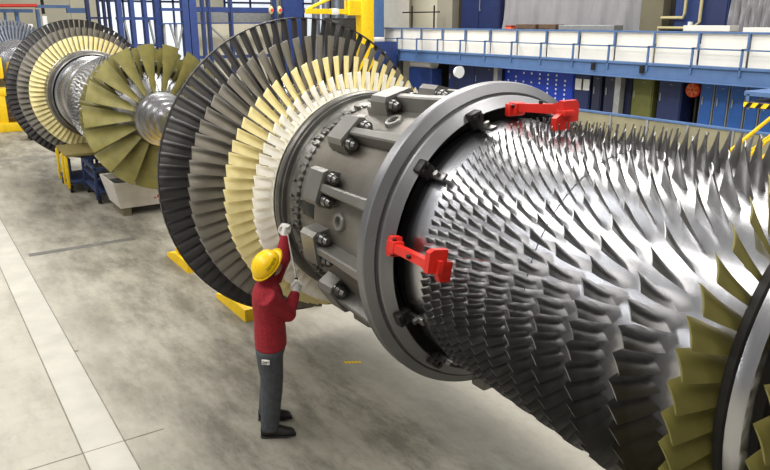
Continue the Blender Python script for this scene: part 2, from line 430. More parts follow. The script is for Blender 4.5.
# third rotor, only the rim of its wheel shows
r3 = thing('turbine_rotor', 'farthest gas turbine rotor with blue-grey blades, cut by the left edge', 'rotor', (AX, 23.75, 0))
bm = B(); lathe(bm, [(9.25, 0), (9.25, .22), (8.0, .32), (7.55, .5), (7.4, .985), (5.8, .985), (5.79, .7), (4.2, .6), (4.1, .45), (3.2, .45), (3.1, .3), (1.2, .3), (1.2, 0)], 96)
g = obj('shaft_drum', bm, M_['steel'], r3, True, 30); g.location.z = AZ
for name, mk, Y, rt, rr, N, c0, c1, s0, s1, ph in TURB[1:]:
    yc = Y - .5 * c1 * math.cos(math.radians(s1))
    me = blade_mesh('turbine_blade', yc, rr, rt, c0, c1, s0, s1, .034, .016, .10, 4, 5)
    g = merged('turbine_blade_row', [(me, 360 * k / N + ph) for k in range(N)], M_['bluegrey'], r3); g.location.z = AZ

# ---------------------------------------------------------------- casing ring round the middle of the near rotor
cas = thing('casing', 'grey cast casing with bolted ribs and a wide front flange around the nearest rotor', 'casing', (AX, 4.6, 0))
def cpart(name, bm, m, smooth=True, parent=None, ang=35):
    o = obj(name, bm, m, parent or cas, smooth, ang)
    if parent is None: o.location = (0, -4.6, AZ)
    return o
bm = B(); lathe(bm, [(5.48, .88), (5.48, .895), (5.30, .90), (5.28, .92), (5.12, .925), (5.09, .95), (4.6, .965), (4.3, .985), (4.1, 1.02), (3.985, 1.03), (3.985, .98), (4.5, .90), (5.2, .885)], 144, True)
cpart('casing_body', bm, M_['casting_body'])
bm = B(); lathe(bm, [(4.02, .98), (4.02, 1.182), (4.008, 1.194), (3.945, 1.194), (3.93, 1.188), (3.895, 1.122), (3.905, 1.108), (3.905, 1.10), (3.868, 1.102), (3.856, 1.096), (3.81, 1.04), (3.80, 1.03), (3.81, 1.02), (3.97, 1.015), (3.98, .975)], 160, True)
cpart('front_flange', bm, M_['flange'], ang=18)
bm = B(); lathe(bm, [(3.99, .90), (3.985, 1.02), (3.97, 1.02), (3.97, .90)], 128, True)  # near-black ring paints the shade between flange and drum
cpart('gap_shade_ring', bm, M_['void'])
bm = B(); lathe(bm, [(5.60, .885), (5.60, .925), (5.58, .93), (5.50, .91), (5.47, .90), (5.47, .885)], 144, True)
random.seed(3)
for k in range(86):
    h = random.uniform(.915, .945); ww = random.uniform(.011, .02)
    box(bm, -ww, ww, 5.44 + random.uniform(0, .02), 5.53, .885, h - .008, .004, RY(360 * k / 86))
    if k % 2: box(bm, -.012, .012, 5.535, 5.575, .9, h, .003, RY(360 * k / 86 + 1.5))
cpart('toothed_ring', bm, M_['dark_steel'])
NL = 13
for k in range(NL):
    ph = 15 + 360 / NL * k; R = RY(ph)
    bm = B()
    prism(bm, [(-.15, .92), (-.15, 1.06), (-.12, 1.10), (.12, 1.10), (.15, 1.06), (.15, .92)], 4.82, 5.04, R)
    box(bm, -.14, -.05, 5.03, 5.14, .91, 1.0, .008, R); box(bm, .02, .11, 5.03, 5.10, .91, 1.02, .008, R)
    A = []
    for y, wd, zt in ((4.84, .036, 1.085), (4.45, .038, 1.10), (4.02, .048, 1.13)):
        A.append([bm.verts.new(R @ Vector((x, y, z))) for x, z in ((-wd, .92), (-wd, zt - .012), (-wd + .012, zt), (wd - .012, zt), (wd, zt - .012), (wd, .92))])
    for P, Q in zip(A, A[1:]):
        for i in range(6): bm.faces.new((P[i], P[(i + 1) % 6], Q[(i + 1) % 6], Q[i]))
    bm.faces.new(A[0]); bm.faces.new(A[-1][::-1])
    lug = cpart('ribbed_lug', bm, M_['casting'], ang=30)
    for sx in (-1, 1):
        c = Vector((sx * .092, 0, 1.025)); bm = B()
        cyl(bm, R @ (c + Vector((0, 4.83, 0))), R @ (c + Vector((0, 4.80, 0))), .056, .056, 24)
        cyl(bm, R @ (c + Vector((0, 4.81, 0))), R @ (c + Vector((0, 4.745, 0))), .05, .046, 14)
        cyl(bm, R @ (c + Vector((0, 4.75, 0))), R @ (c + Vector((0, 4.71, 0))), .038, .022, 14)
        o = obj('bolt', bm, M_['chrome'], lug)
    if k % 2 == 0:
        bm = B(); R2 = RY(ph + 14)
        box(bm, -.06, .06, 5.10, 5.3, .905, .95, .008, R2); box(bm, -.02, .035, 5.30, 5.42, .89, .93, .006, R2)
        cpart('cover_plate', bm, M_['black' if k % 4 else 'dark_steel'])
for ph in (83, 28, 139):
    R = RY(ph); bm = B(); y = 4.63
    ring = []
    for r, h in ((.08, .94), (.075, .985), (.067, .995), (.045, .995), (.04, .985), (.04, .95)):
        ring.append([bm.verts.new(R @ Vector((r * math.cos(t * PI / 12), y + r * math.sin(t * PI / 12), h))) for t in range(24)])
    for P, Q in zip(ring, ring[1:]):
        for i in range(24): bm.faces.new((P[i], P[(i + 1) % 24], Q[(i + 1) % 24], Q[i]))
    bm.faces.new(ring[-1])
    cpart('port_boss', bm, M_['casting'])
for ph in (20, 50, 112, 141, 171, 201, 231, 261, 291, 321):
    R = RY(ph); bm = B()
    box(bm, -.05, .05, 3.75, 3.83, .965, 1.08, .012, R)
    cyl(bm, R @ Vector((-.026, 3.755, 1.045)), R @ Vector((-.026, 3.735, 1.045)), .017, .017, 12)
    cyl(bm, R @ Vector((.026, 3.755, 1.045)), R @ Vector((.026, 3.735, 1.045)), .017, .017, 12)
    cl = cpart('dark_clamp', bm, M_['black'])
    bm = B(); box(bm, -.03, .03, 3.60, 3.77, .965, .99, .008, R); cyl(bm, R @ Vector((0, 3.67, .985)), R @ Vector((0, 3.67, 1.02)), .024, .022, 6)
    obj('clamp_finger', bm, M_['chrome'], cl)
# foot of the casing, seen under the flange
bm = B(); box(bm, -.11, .11, 3.84, 4.0, -1.26, -1.10, .02)
cpart('foot_block', bm, M_['casting'])

# red transport brackets, flange to compressor tips
def bracket(ph, label, L=.50, dr=0.0):
    t = thing('transport_bracket', label, 'bracket', (AX, 3.8, 0), 0, 'red brackets on the flange')
    R = Matrix.Translation((0, 0, AZ)) @ RY(ph) @ Matrix.Translation((0, 0, dr))
    bm = B(); box(bm, -.07, .07, -.06, -.004, 1.01, 1.10, .01, R); box(bm, -.045, .045, -.10, -.01, 1.02, 1.11, .01, R)
    obj('base_block', bm, M_['red'], t)
    bm = B()
    V = lambda x, y, z: R @ Vector((x, y, z))
    secs = [(-.04, 1.04, 1.10, .032), (-.12, 1.05, 1.105, .028), (-L + .06, 1.065, 1.13, .028), (-L, 1.06, 1.15, .034)]
    A = [[bm.verts.new(V(-wd, y, z0)), bm.verts.new(V(-wd, y, z1)), bm.verts.new(V(wd, y, z1)), bm.verts.new(V(wd, y, z0))] for y, z0, z1, wd in secs]
    for P, Q in zip(A, A[1:]):
        for i in range(4): bm.faces.new((P[i], P[(i + 1) % 4], Q[(i + 1) % 4], Q[i]))
    bm.faces.new(A[0]); bm.faces.new(A[-1][::-1])
    obj('arm', bm, M_['red'], t, True, 25)
    bm = B()
    prism(bm, [(-.10, .97), (-.10, 1.05), (-.04, 1.08), (-.04, 1.16), (.09, 1.16), (.11, 1.13), (.11, 1.02), (.03, 1.02), (.03, .97)], -L - .05, -L - .005, R)
    box(bm, -.045, .045, -L - .075, -L + .01, 1.06, 1.10, .006, R)
    obj('jaw', bm, M_['red'], t, True, 25)
    for x, y in ((-.032, -.065), (.032, -.065)):
        bm = B(); cyl(bm, V(x * 1.5, y + .008, 1.085), V(x * 1.5, y - .012, 1.085), .013, .012, 6); obj('screw', bm, M_['black'], t)
    bm = B(); cyl(bm, V(.0, -L * .6, 1.11), V(.0, -L * .6, 1.14), .016, .015, 6); obj('screw', bm, M_['black'], t)
bracket(81, 'red bracket on the near side of the flange, right of the worker')
bracket(0, 'red bracket on top of the flange, below the white walkway panels', .48, -.045)

# ---------------------------------------------------------------- yellow stands under the shafts
def stand(Y, label, H=1.98, rs=.30, mk='yellow', half=.5):
    t = thing('rotor_stand', label, 'stand', (AX, Y, 0), 0, 'yellow stands under the rotors')
    for sx in (-1, 1):
        bm = B(); x = sx * .44
        vs = [(-half, .03), (-half, .06), (-half + .45, .16), (half, .16), (half, 0), (-half, 0)]
        P = [bm.verts.new((x - .1, -y, z)) for y, z in vs]; Q = [bm.verts.new((x + .1, -y, z)) for y, z in vs]
        bm.faces.new(P); bm.faces.new(Q[::-1])
        for i in range(6): bm.faces.new((P[i], Q[i], Q[(i + 1) % 6], P[(i + 1) % 6]))
        obj('skid', bm, M_[mk], t, False)
        bm = B(); tube(bm, [(sx * .47, 0, .2), (sx * .3, 0, H - rs - .12)], .085, 4); obj('post', bm, M_[mk], t, False)
    bm = B(); box(bm, -.5, .5, -.09, .09, .03, .2, .01); box(bm, -.42, .42, -.07, .07, .75, .87, .01); obj('cross_beam', bm, M_[mk], t, False)
    bm = B(); n = 20; r0 = rs + .002
    inn = [(math.cos(PI + PI * k / n) * r0, H + math.sin(PI + PI * k / n) * r0) for k in range(n + 1)]
    poly = inn + [(r0 + .14, H), (r0 + .14, H - rs - .18), (-r0 - .14, H - rs - .18), (-r0 - .14, H)]
    prism(bm, poly[::-1], -.13, .13); obj('saddle', bm, M_[mk], t, False)
stand(8.27, 'yellow stand on the floor under the black turbine wheel, behind the worker', rs=.32)
stand(10.42, 'yellow stand left of and behind the black wheel, under the olive fan', rs=.20)
# tall yellow frame at the left edge
t = thing('shaft_trestle', 'tall yellow trestle with brown wood blocks at the left edge, below the farthest rotor', 'trestle', (3.0, 27.6, 0))
bm = B()
for x in (-1.0, .25): box(bm, x - .12, x + .12, -.5, .5, 0, 1.35, .02)
box(bm, -1.1, .37, -.5, .5, 1.2, 1.42, .02); box(bm, -1.1, .37, -.55, .55, 0, .3, .02); box(bm, -1.1, -.2, -.48, -.4, .3, 1.2, .01)
obj('base_frame', bm, M_['yellow'], t)
bm = B()
for z in (.45, .65, .85): cyl(bm, (-.2, -.3, z), (.13, -.3, z), .09, .09, 10)
obj('wood_block', bm, M_['rust'], t)
bm = B(); box(bm, -1.0, -.12, -.25, .25, 1.75, 2.45, .04); box(bm, -.9, -.65, -.2, .2, 1.4, 1.8, .02); obj('bearing_cap', bm, M_['yellow'], t)

# ---------------------------------------------------------------- carts and crates beside the second rotor
t = thing('tool_cart', 'dark blue two-shelf cart with a yellow strap, under the second rotor', 'cart', (3.35, 15.72, 0), -.03)
bm = B(); box(bm, -.38, .38, -.75, .65, .50, .55, .01); box(bm, -.38, .38, -.75, .65, .22, .27, .01); obj('shelf', bm, M_['cartblue'], t)
bm = B()
for x in (-.37, .37):
    for y in (-.72, .62): box(bm, x - .03, x + .03, y - .03, y + .03, .1, .76, .006)
box(bm, -.4, .4, -.75, -.69, .70, .76, .006); box(bm, -.4, -.34, -.75, .65, .70, .76, .006); box(bm, -.4, .4, .6, .65, .70, .76, .006)
obj('frame', bm, M_['cartblue'], t)
bm = B(); box(bm, -.34, .34, -.66, .58, .55, .62, .01); obj('dark_tray', bm, M_['black'], t)
for x in (-.33, .33):
    for y in (-.65, .55):
        bm = B(); cyl(bm, (x - .03, y, .08), (x + .03, y, .08), .08, .08, 16); obj('wheel', bm, M_['rubber'], t)
t = thing('tray_trolley', 'trolley with a patterned tan tray and yellow uprights, farther under the second rotor', 'trolley', (3.02, 16.95, 0), -.03)
bm = B(); box(bm, -.34, .34, -.65, .75, .80, .87, .01); obj('tray', bm, M_['goldplate'], t)
for y in (-.6, -.15, .6):
    bm = B(); box(bm, -.37, -.31, y - .04, y + .04, .12, .82, .006); obj('yellow_upright', bm, M_['yellow'], t)
bm = B(); box(bm, -.34, .32, -.6, .65, .2, .26, .01)
for y in (-.5, .1, .5): box(bm, .27, .33, y - .04, y + .04, .12, .82, .006)
box(bm, -.28, -.22, -.4, .5, .2, .72, .01); obj('frame', bm, M_['cartblue'], t)
for x in (-.28, .28):
    for y in (-.5, .55):
        bm = B(); cyl(bm, (x - .03, y, .08), (x + .03, y, .08), .08, .08, 14); obj('wheel', bm, M_['rubber'], t)
t = thing('crate', 'off-white crate with faded red print on skids, under the olive fan', 'crate', (3.12, 13.75, 0), .0)
bm = B()
bt = [(-.02, 0, .16), (1.25, 0, .16), (1.25, .9, .16), (-.02, .9, .16)]; tp = [(-.12, -.04, .66), (1.32, -.04, .66), (1.32, 1.1, .66), (-.12, 1.1, .66)]
P = [bm.verts.new(p) for p in bt]; Q = [bm.verts.new(p) for p in tp]
bm.faces.new(P[::-1])
for i in range(4): bm.faces.new((P[i], P[(i + 1) % 4], Q[(i + 1) % 4], Q[i]))
I = [bm.verts.new((x * .94 + .03, y * .9 + .03, z)) for x, y, z in tp]; J = [bm.verts.new((x * .94 + .03, y * .9 + .03, .5)) for x, y, z in tp]
for i in range(4):
    j = (i + 1) % 4; bm.faces.new((Q[i], Q[j], I[j], I[i])); bm.faces.new((I[i], I[j], J[j], J[i]))
bm.faces.new(J); obj('body', bm, M_['boxwhite'], t, False)
for x in (.02, .95):
    bm = B(); box(bm, x, x + .16, .02, .85, 0, .16, .008); obj('skid', bm, M_['brownwall'], t, False)
bm = B(); box(bm, .0, .5, .1, .8, .5, .6, .01); obj('contents', bm, M_['dark_steel'], t)
bm = B()
for i in range(9):
    x = .62 + i * .06; z = .28 + .012 * (i % 3); y0 = -.04 * (z - .16) / .5
    box(bm, x, x + .04, y0 - .006, y0 + .004, z, z + .03 + .05 * ((i * 7) % 3) / 2)
obj('faded_red_print', bm, M_['redink'], t, False)
t = thing('pallet_jack', 'small dark wheeled block with an orange light, on the floor behind the second wheel', 'pallet jack', (3.32, 25.0, 0))
bm = B(); box(bm, -.25, .3, -.3, .3, .12, .5, .03); cyl(bm, (0, .1, .5), (0, .25, .9), .03, .03, 8); obj('body', bm, M_['black'], t)
bm = B(); box(bm, -.1, .12, -.34, -.3, .26, .36, .01); obj('orange_lamp', bm, M_['orange'], t)
for x in (-.2, .25):
    bm = B(); cyl(bm, (x - .04, -.2, .07), (x + .04, -.2, .07), .07, .07, 12); cyl(bm, (x - .04, .2, .07), (x + .04, .2, .07), .07, .07, 12); obj('wheel', bm, M_['rubber'], t)
p = at(350, 361, Z=0)
bm = B()
for i in range(5): box(bm, p.x - .07 + i * .032, p.x - .04 + i * .032, p.y - .03 - i * .02, p.y + .02 - i * .02, 0, .003)
tag(obj('paint_mark', bm, M_['yellow'], None, False), 'small yellow paint mark on the floor under the casing', 'paint mark')

# ---------------------------------------------------------------- the worker
def worker():
    P0 = Vector((2.345, 5.35, 0)); f = Vector((.88, -.47, 0)).normalized(); s = Vector((-f.y, f.x, 0))   # f ahead, s to his left
    t = thing('person', 'worker in dark red jacket, grey trousers and yellow helmet reaching up to the rotor rim', 'person', P0)
    Z = Vector((0, 0, 1))
    def P(a, b, z): return f * a + s * b + Z * z          # relative to the feet
    rel = lambda x, y, z: Vector((x, y, z)) - P0
    shR, shL = P(.0, -.185, 1.39), P(.03, .185, 1.41)
    elR, haR = rel(2.47, 5.22, 1.165), rel(2.615, 5.325, 1.345)
    elL, haL = rel(2.585, 5.53, 1.56), rel(2.655, 5.585, 1.80)
    hfw = Vector((.94, .34, 0)).normalized(); hs = Vector((-hfw.y, hfw.x, 0)); hc = P(.03, 0, 1.575)
    tilt = Matrix.Rotation(-math.radians(40), 3, hs)
    H3 = Matrix((hfw, hs, Z)).transposed()
    HM = tilt @ H3
    def O(q, z): k_ = max(0, 1 - z / .85) if q > 0 else 0; return f * (-.045 * k_) + s * (.075 * k_)
    def Lg(a, q, b, z): return P(a, q * b, z) + O(q, z)
    def Hh(a, b, c): return hc + HM @ Vector((a, b, c))
    # body: one continuous skin from head to feet
    bm = B(); k = .9
    loft(bm, [(P(0, 0, .80), f * .11, s * .14), (P(0, 0, .95), f * .115, s * .16), (P(0, 0, 1.1), f * .105, s * .145), (P(0, 0, 1.28), f * .105, s * .16), (P(0, 0, 1.34), f * .08, s * .11), (P(.0, 0, 1.40), f * .05, s * .06)])
    tube(bm, [P(0, 0, 1.38), P(.01, 0, 1.46), P(.03, 0, 1.54)], [.062, .056, .056], 14)
    HR = HM.to_4x4()
    ball(bm, Hh(-.01, 0, .04), .098, .077, .098, HR); ball(bm, Hh(.025, 0, -.04), .07, .058, .075, HR)
    ball(bm, Hh(.072, 0, -.085), .03, .034, .026, HR)
    tube(bm, [Hh(.085, 0, .035), Hh(.108, 0, -.005), Hh(.095, 0, -.02)], [.008, .016, .011], 8)
    for q in (-1, 1):
        ball(bm, Hh(-.005, q * .078, .0), .022, .009, .033, HR, 10)
        ball(bm, Hh(.088, q * .033, .05), .016, .022, .009, HR, 8)
    for a, b, c in ((shR, elR, haR), (shL, elL, haL)): a2 = a + (P(0, 0, 1.34) - a) * .3; tube(bm, [a2, a + (b - a) * .25, (a + b) / 2, b, (b + c) / 2, c], [.034, .036, .036, .036, .034, .028], 12)
    for q, dy in ((-1, 0), (1, 0)):
        tube(bm, [Lg(0, q, .085, .88), Lg(.01, q, .095, .65), Lg(.005, q, .10, .46), Lg(-.01, q, .105, .28), Lg(-.02, q, .11, .08)], [.082, .07, .052, .05, .035], 14)
        tube(bm, [Lg(-.05, q, .11, .05), Lg(.04, q, .115, .05), Lg(.13, q, .12, .04)], [.035, .04, .03], 10)
    remeshed('body', bm, M_['skin'], t, .011, 3)
    # eyes and mouth
    for q in (-1, 1):
        bm = B(); ball(bm, Hh(.083, q * .034, .025), .011, .013, .009, HR, 10); obj('eye', bm, M_['label_white'], t)
        bm = B(); ball(bm, Hh(.092, q * .034, .025), .004, .006, .006, HR, 8); obj('iris', bm, M_['hair'], t)
    bm = B(); ball(bm, Hh(.094, 0, -.055), .008, .026, .007, HR, 10); obj('lips', bm, mat('lips', (168, 96, 84), .5), t)
    # hair below the helmet
    bm = B(); ball(bm, Hh(-.022, 0, .035), .100, .084, .102, HR, 20)
    bmesh.ops.delete(bm, geom=[v for v in bm.verts if (HM.transposed() @ (v.co - hc)).x > .045 and (HM.transposed() @ (v.co - hc)).z < .09], context='VERTS')
    bmesh.ops.delete(bm, geom=[v for v in bm.verts if (HM.transposed() @ (v.co - hc)).z < -.045], context='VERTS')
    obj('hair', bm, M_['hair'], t)
    # jacket
    bm = B()
    loft(bm, [(P(.005, 0, .86), f * .128, s * .18), (P(.005, 0, .885), f * .142, s * .19), (P(.005, 0, .98), f * .140, s * .186), (P(.005, 0, 1.12), f * .136, s * .18), (P(.0, 0, 1.26), f * .14, s * .2),
              (P(-.005, 0, 1.35), f * .132, s * .21), (P(-.005, 0, 1.415), f * .108, s * .172), (P(.0, 0, 1.45), f * .078, s * .09), (P(.005, 0, 1.485), f * .07, s * .075)])
    for a, b, c in ((shR, elR, haR), (shL, elL, haL)):
        e = b + (c - b) * .83
        tube(bm, [a + Z * -.01, a + (b - a) * .45, b, b + (c - b) * .4, e], [.088, .08, .069, .06, .043], 14)
        ball(bm, b, .072)
    jk = remeshed('jacket', bm, M_['jacket'], t, .012, 4)
    bm = B(); loft(bm, [(P(.005, 0, .85), f * .134, s * .184), (P(.005, 0, .862), f * .140, s * .19), (P(.005, 0, .885), f * .140, s * .19), (P(.005, 0, .895), f * .134, s * .184)], 28)
    obj('hem_band', bm, M_['jacket'], jk)
    bm = B(); loft(bm, [(P(.0, 0, 1.45), f * .078, s * .085), (P(.005, 0, 1.50), f * .078, s * .082), (P(.008, 0, 1.515), f * .072, s * .076)], 24)
    obj('collar', bm, M_['jacket'], jk)
    # trousers: the left leg stands a little back and apart
    bm = B()
    loft(bm, [(P(0, 0, .76), f * .11, s * .15), (P(0, 0, .82), f * .134, s * .18), (P(0, 0, .93), f * .125, s * .172), (P(0, 0, .97), f * .125, s * .165)])
    for q in (-1, 1):
        tube(bm, [Lg(-.005, q, .082, .84), Lg(.0, q, .088, .72), Lg(.006, q, .092, .6), Lg(.004, q, .096, .48), Lg(-.01, q, .10, .34), Lg(-.022, q, .104, .2), Lg(-.03, q, .108, .12), Lg(-.028, q, .11, .07)],
             [(.118, .122), (.114, .114), (.105, .103), (.096, .096), (.09, .09), (.086, .086), (.083, .083), (.082, .084)], 16)
    tr = remeshed('trousers', bm, M_['trousers'], t, .012, 3)
    c = P(-.03, -.208, .785); dn = (f * -.28 - s * .96).normalized(); dt = Vector((-dn.y, dn.x, 0))
    Mx = Matrix((dt, dn, Z)).transposed().to_4x4(); Mx.translation = c
    bm = B(); box(bm, -.035, .035, -.006, .008, -.02, .025, .003, Mx); lb = obj('white_pocket_label', bm, M_['label_white'], tr)
    bm = B(); box(bm, -.028, .028, .008, .0095, .004, .011, 0, Mx); box(bm, -.028, .015, .008, .0095, -.010, -.004, 0, Mx); obj('label_print', bm, M_['ink'], lb)
    for q in (-1, 1):
        sh = B(); z = P(0, q * .11, 0) + O(q, .05)
        loft(sh, [(z + f * -.115 + Z * .06, Z * .05, s * .03), (z + f * -.095 + Z * .065, Z * .062, s * .042), (z + f * -.03 + Z * .075, Z * .072, s * .048), (z + f * .04 + Z * .06, Z * .056, s * .05),
                  (z + f * .11 + Z * .045, Z * .042, s * .054), (z + f * .165 + Z * .038, Z * .035, s * .046), (z + f * .19 + Z * .03, Z * .022, s * .026)], 16)
        tube(sh, [z + f * -.04 + Z * .07, z + f * -.035 + Z * .15], [.054, .056], 16)
        so = remeshed('shoe', sh, M_['shoe'], t, .009, 2)
        bm = B(); loft(bm, [(z + f * -.118 + Z * .011, Z * .011, s * .032), (z + f * -.09 + Z * .011, Z * .011, s * .047), (z + f * .04 + Z * .011, Z * .011, s * .052), (z + f * .12 + Z * .011, Z * .011, s * .058), (z + f * .198 + Z * .011, Z * .011, s * .03)], 12)
        obj('sole', bm, M_['rubber'], so)
        bm = B(); tube(bm, [z + f * -.035 + Z * .122, z + f * -.035 + Z * .145], [.066, .066], 16); obj('pale_ankle_tab', bm, M_['grey_metal'], so)
    # gloves with five fingers closed on the rod
    rod0, rod1 = haL + Vector((.0, .0, .05)), haR + Vector((.012, 0, -.015))
    ax = (rod0 - rod1).normalized()
    for hnd, el, q in ((haR, elR, -1), (haL, elL, 1)):
        d = (hnd - el).normalized(); side = d.cross(ax).normalized(); up = side.cross(d).normalized()
        g = B(); wrist = hnd - d * .075
        Mq = Matrix((d, side, up)).transposed().to_4x4()
        tube(g, [wrist - d * .02, wrist + d * .012, hnd - d * .03, hnd + d * .02], [.036, .034, (.03, .044), (.026, .046)], 14)
        ball(g, hnd - side * .004, .048, .026, .046, Mq)
        for i in range(4):
            b0 = hnd + d * .02 + up * (.036 - .024 * i) - side * .006
            L = (.036, .041, .039, .031)[i]
            tube(g, [b0 - d * .02, b0 + d * L * .7, b0 + d * (L * .95) + side * .022, b0 + d * L * .55 + side * .042, b0 + d * L * .1 + side * .044], [.0115, .0112, .0105, .0098, .0085], 8)
        th = hnd + up * .036 - d * .035
        tube(g, [th, th + up * .022 + d * .02 + side * .012, th + d * .048 + up * .016 + side * .03, th + d * .066 + up * .006 + side * .04], [.015, .014, .012, .0095], 8)
        gl = remeshed('work_glove', g, M_['glove'], t, .0065, 2)
        bm = B(); tube(bm, [wrist - d * .032, wrist - d * .008], [.044, .042], 16); obj('cuff', bm, M_['glove'], gl)
    # helmet
    bm = B(); n = 28; rings = []
    for i in range(9):
        el_ = i / 8 * PI / 2; r = math.cos(el_); z = .052 + .118 * math.sin(el_)
        rings.append([bm.verts.new(Hh(-.012 + .135 * r * math.cos(2 * PI * j / n) * (1.02), .112 * r * math.sin(2 * PI * j / n), z)) for j in range(n)])
    for A, C2 in zip(rings, rings[1:]):
        for j in range(n): bm.faces.new((A[j], A[(j + 1) % n], C2[(j + 1) % n], C2[j]))
    bmesh.ops.remove_doubles(bm, verts=bm.verts, dist=1e-4)
    hm = obj('helmet', bm, M_['helmet'], t, True, 60)
    sd = hm.modifiers.new('shell', 'SOLIDIFY'); sd.thickness = .006; sd.offset = 1
    bm = B()                                             # brim: narrow round the back, deep peak ahead
    inner, outer = [], []
    for j in range(40):
        a = 2 * PI * j / 40; ex = .012 + .045 * max(0, math.cos(a)) ** 1.5 + .008 * max(0, -math.cos(a))
        inner.append(Hh(-.012 + .134 * math.cos(a), .110 * math.sin(a), .056)); outer.append(Hh(-.012 + (.138 + ex) * math.cos(a), (.114 + .010) * math.sin(a), .044 - .014 * max(0, math.cos(a))))
    for lo in (0, 1):
        pass
    vi = [bm.verts.new(p) for p in inner]; vo = [bm.verts.new(p) for p in outer]
    for j in range(40): bm.faces.new((vi[j], vi[(j + 1) % 40], vo[(j + 1) % 40], vo[j]))
    br = obj('brim', bm, M_['helmet'], hm); sd = br.modifiers.new('shell', 'SOLIDIFY'); sd.thickness = .006; sd.offset = 0
    for yy in (-.03, 0, .03):
        bm = B(); pts = []
        for i in range(10):
            a = math.radians(35 + i * 12.5); pts.append(Hh(-.012 + .139 * math.cos(a), yy * (1 - .2 * abs(math.cos(a))), .052 + .120 * math.sin(a) * (1 - (yy / .112) ** 2 * .5)))
        tube(bm, pts, .0075 if yy == 0 else .005, 8); obj('crown_ridge', bm, M_['helmet'], hm)
    # printing along the near side of the helmet
    cu = bpy.data.curves.new('helmet_print', 'FONT'); cu.body = 'SIEMENS'; cu.size = .036; cu.align_x = 'CENTER'; cu.align_y = 'CENTER'; cu.extrude = .0
    to = bpy.data.objects.new('tmp', cu); COL.objects.link(to)
    dg = bpy.context.evaluated_depsgraph_get(); me = bpy.data.meshes.new_from_object(to.evaluated_get(dg)); bpy.data.objects.remove(to)
    bm = B(); bm.from_mesh(me); bmesh.ops.triangulate(bm, faces=bm.faces)
    bmesh.ops.subdivide_edges(bm, edges=bm.edges, cuts=2)
    for v in bm.verts:                                   # wrap on the dome, near (right) side
        u, vv = v.co.x, v.co.y; a = -PI / 2 + u / .125; el_ = .42 + vv / .12
        r = math.cos(el_) * 1.062; v.co = Hh(-.012 + .1377 * r * math.cos(a), .112 * r * math.sin(a), .052 + .1255 * math.sin(el_))
    obj('helmet_print', bm, M_['ink'], hm, False)
    # rod held in both hands: a thing of its own
    w0, w1 = P0 + rod0, P0 + rod1
    r = thing('measuring_rod', 'thin bright steel rod with black grip held by the worker against the rim', 'rod', w1)
    bm = B(); cyl(bm, (0, 0, 0), w0 - w1, .008, .007, 12); obj('shaft', bm, M_['rod'], r)
    bm = B(); cyl(bm, ax * -.02, ax * .10, .016, .013, 14); obj('grip', bm, M_['rubber'], r)
    bm = B(); cyl(bm, w0 - w1, w0 - w1 + Vector((.10, .03, .015)), .010, .008, 10); obj('tip', bm, M_['chrome'], r)
worker()

# ---------------------------------------------------------------- walkway along the right side
WX = 20.0
t = thing('walkway', 'raised walkway with light blue beam, blue posts and white panels along the right side', 'walkway', (WX, 16, 0))
def wp(name, bm, m, smooth=False): return obj(name, bm, m, t, smooth)
y0, y1 = 2.0, 30.6
L = lambda y: y - 16
bm = B(); box(bm, 0, .12, L(y0), L(y1), 1.80, 2.30, .01); box(bm, -.06, .14, L(y0), L(y1), 2.24, 2.32, .01); box(bm, -.05, .14, L(y0), L(y1), 1.80, 1.84, .01); wp('edge_beam', bm, M_['walk_blue'])
bm = B(); box(bm, .12, 2.4, L(y0), L(y1), 2.16, 2.26); wp('deck', bm, M_['grey_metal'])
bm = B(); box(bm, .22, .27, L(y0), L(y1), 3.24, 3.30, .008); wp('top_rail', bm, M_['walk_blue'])
bm = B(); box(bm, -.02, .02, L(y0), L(y1), 2.78, 2.815, .006); wp('middle_rail', bm, M_['walk_blue'])
for i in range(-4, 17):
    y = 20.15 * (1.201 - .0777 * i)
    if y > y1 or y < y0: continue
    bm = B(); yl = L(y)
    box(bm, -.06, .0, yl - .03, yl + .03, 2.05, 2.84, .006); box(bm, .19, .25, yl - .03, yl + .03, 2.78, 3.26, .006); box(bm, -.06, .25, yl - .03, yl + .03, 2.78, 2.84, .006)
    wp('rail_post', bm, M_['walk_blue'])
    bm = B(); yn = max(L(y0), yl - 1.53)
    box(bm, .29, .32, yn + .02, yl - .02, 2.30, 2.80, .004); box(bm, .31, .34, yn + .02, yl - .02, 2.81, 3.27, .004)
    wp('white_panel', bm, M_['white_panel'])
for y in (4, 10, 16.3, 22.5, 29.6):
    bm = B(); box(bm, .5, .75, L(y) - .12, L(y) + .12, 0, 2.18, .01); wp('support_column', bm, M_['grey_metal'])
for px in (593, 642):
    p = at(px, 70, X=WX - .05); bm = B(); box(bm, -.09, -.05, L(p.y) - .08, L(p.y) + .08, 1.98, 2.22, .006); wp('black_socket', bm, M_['black'])

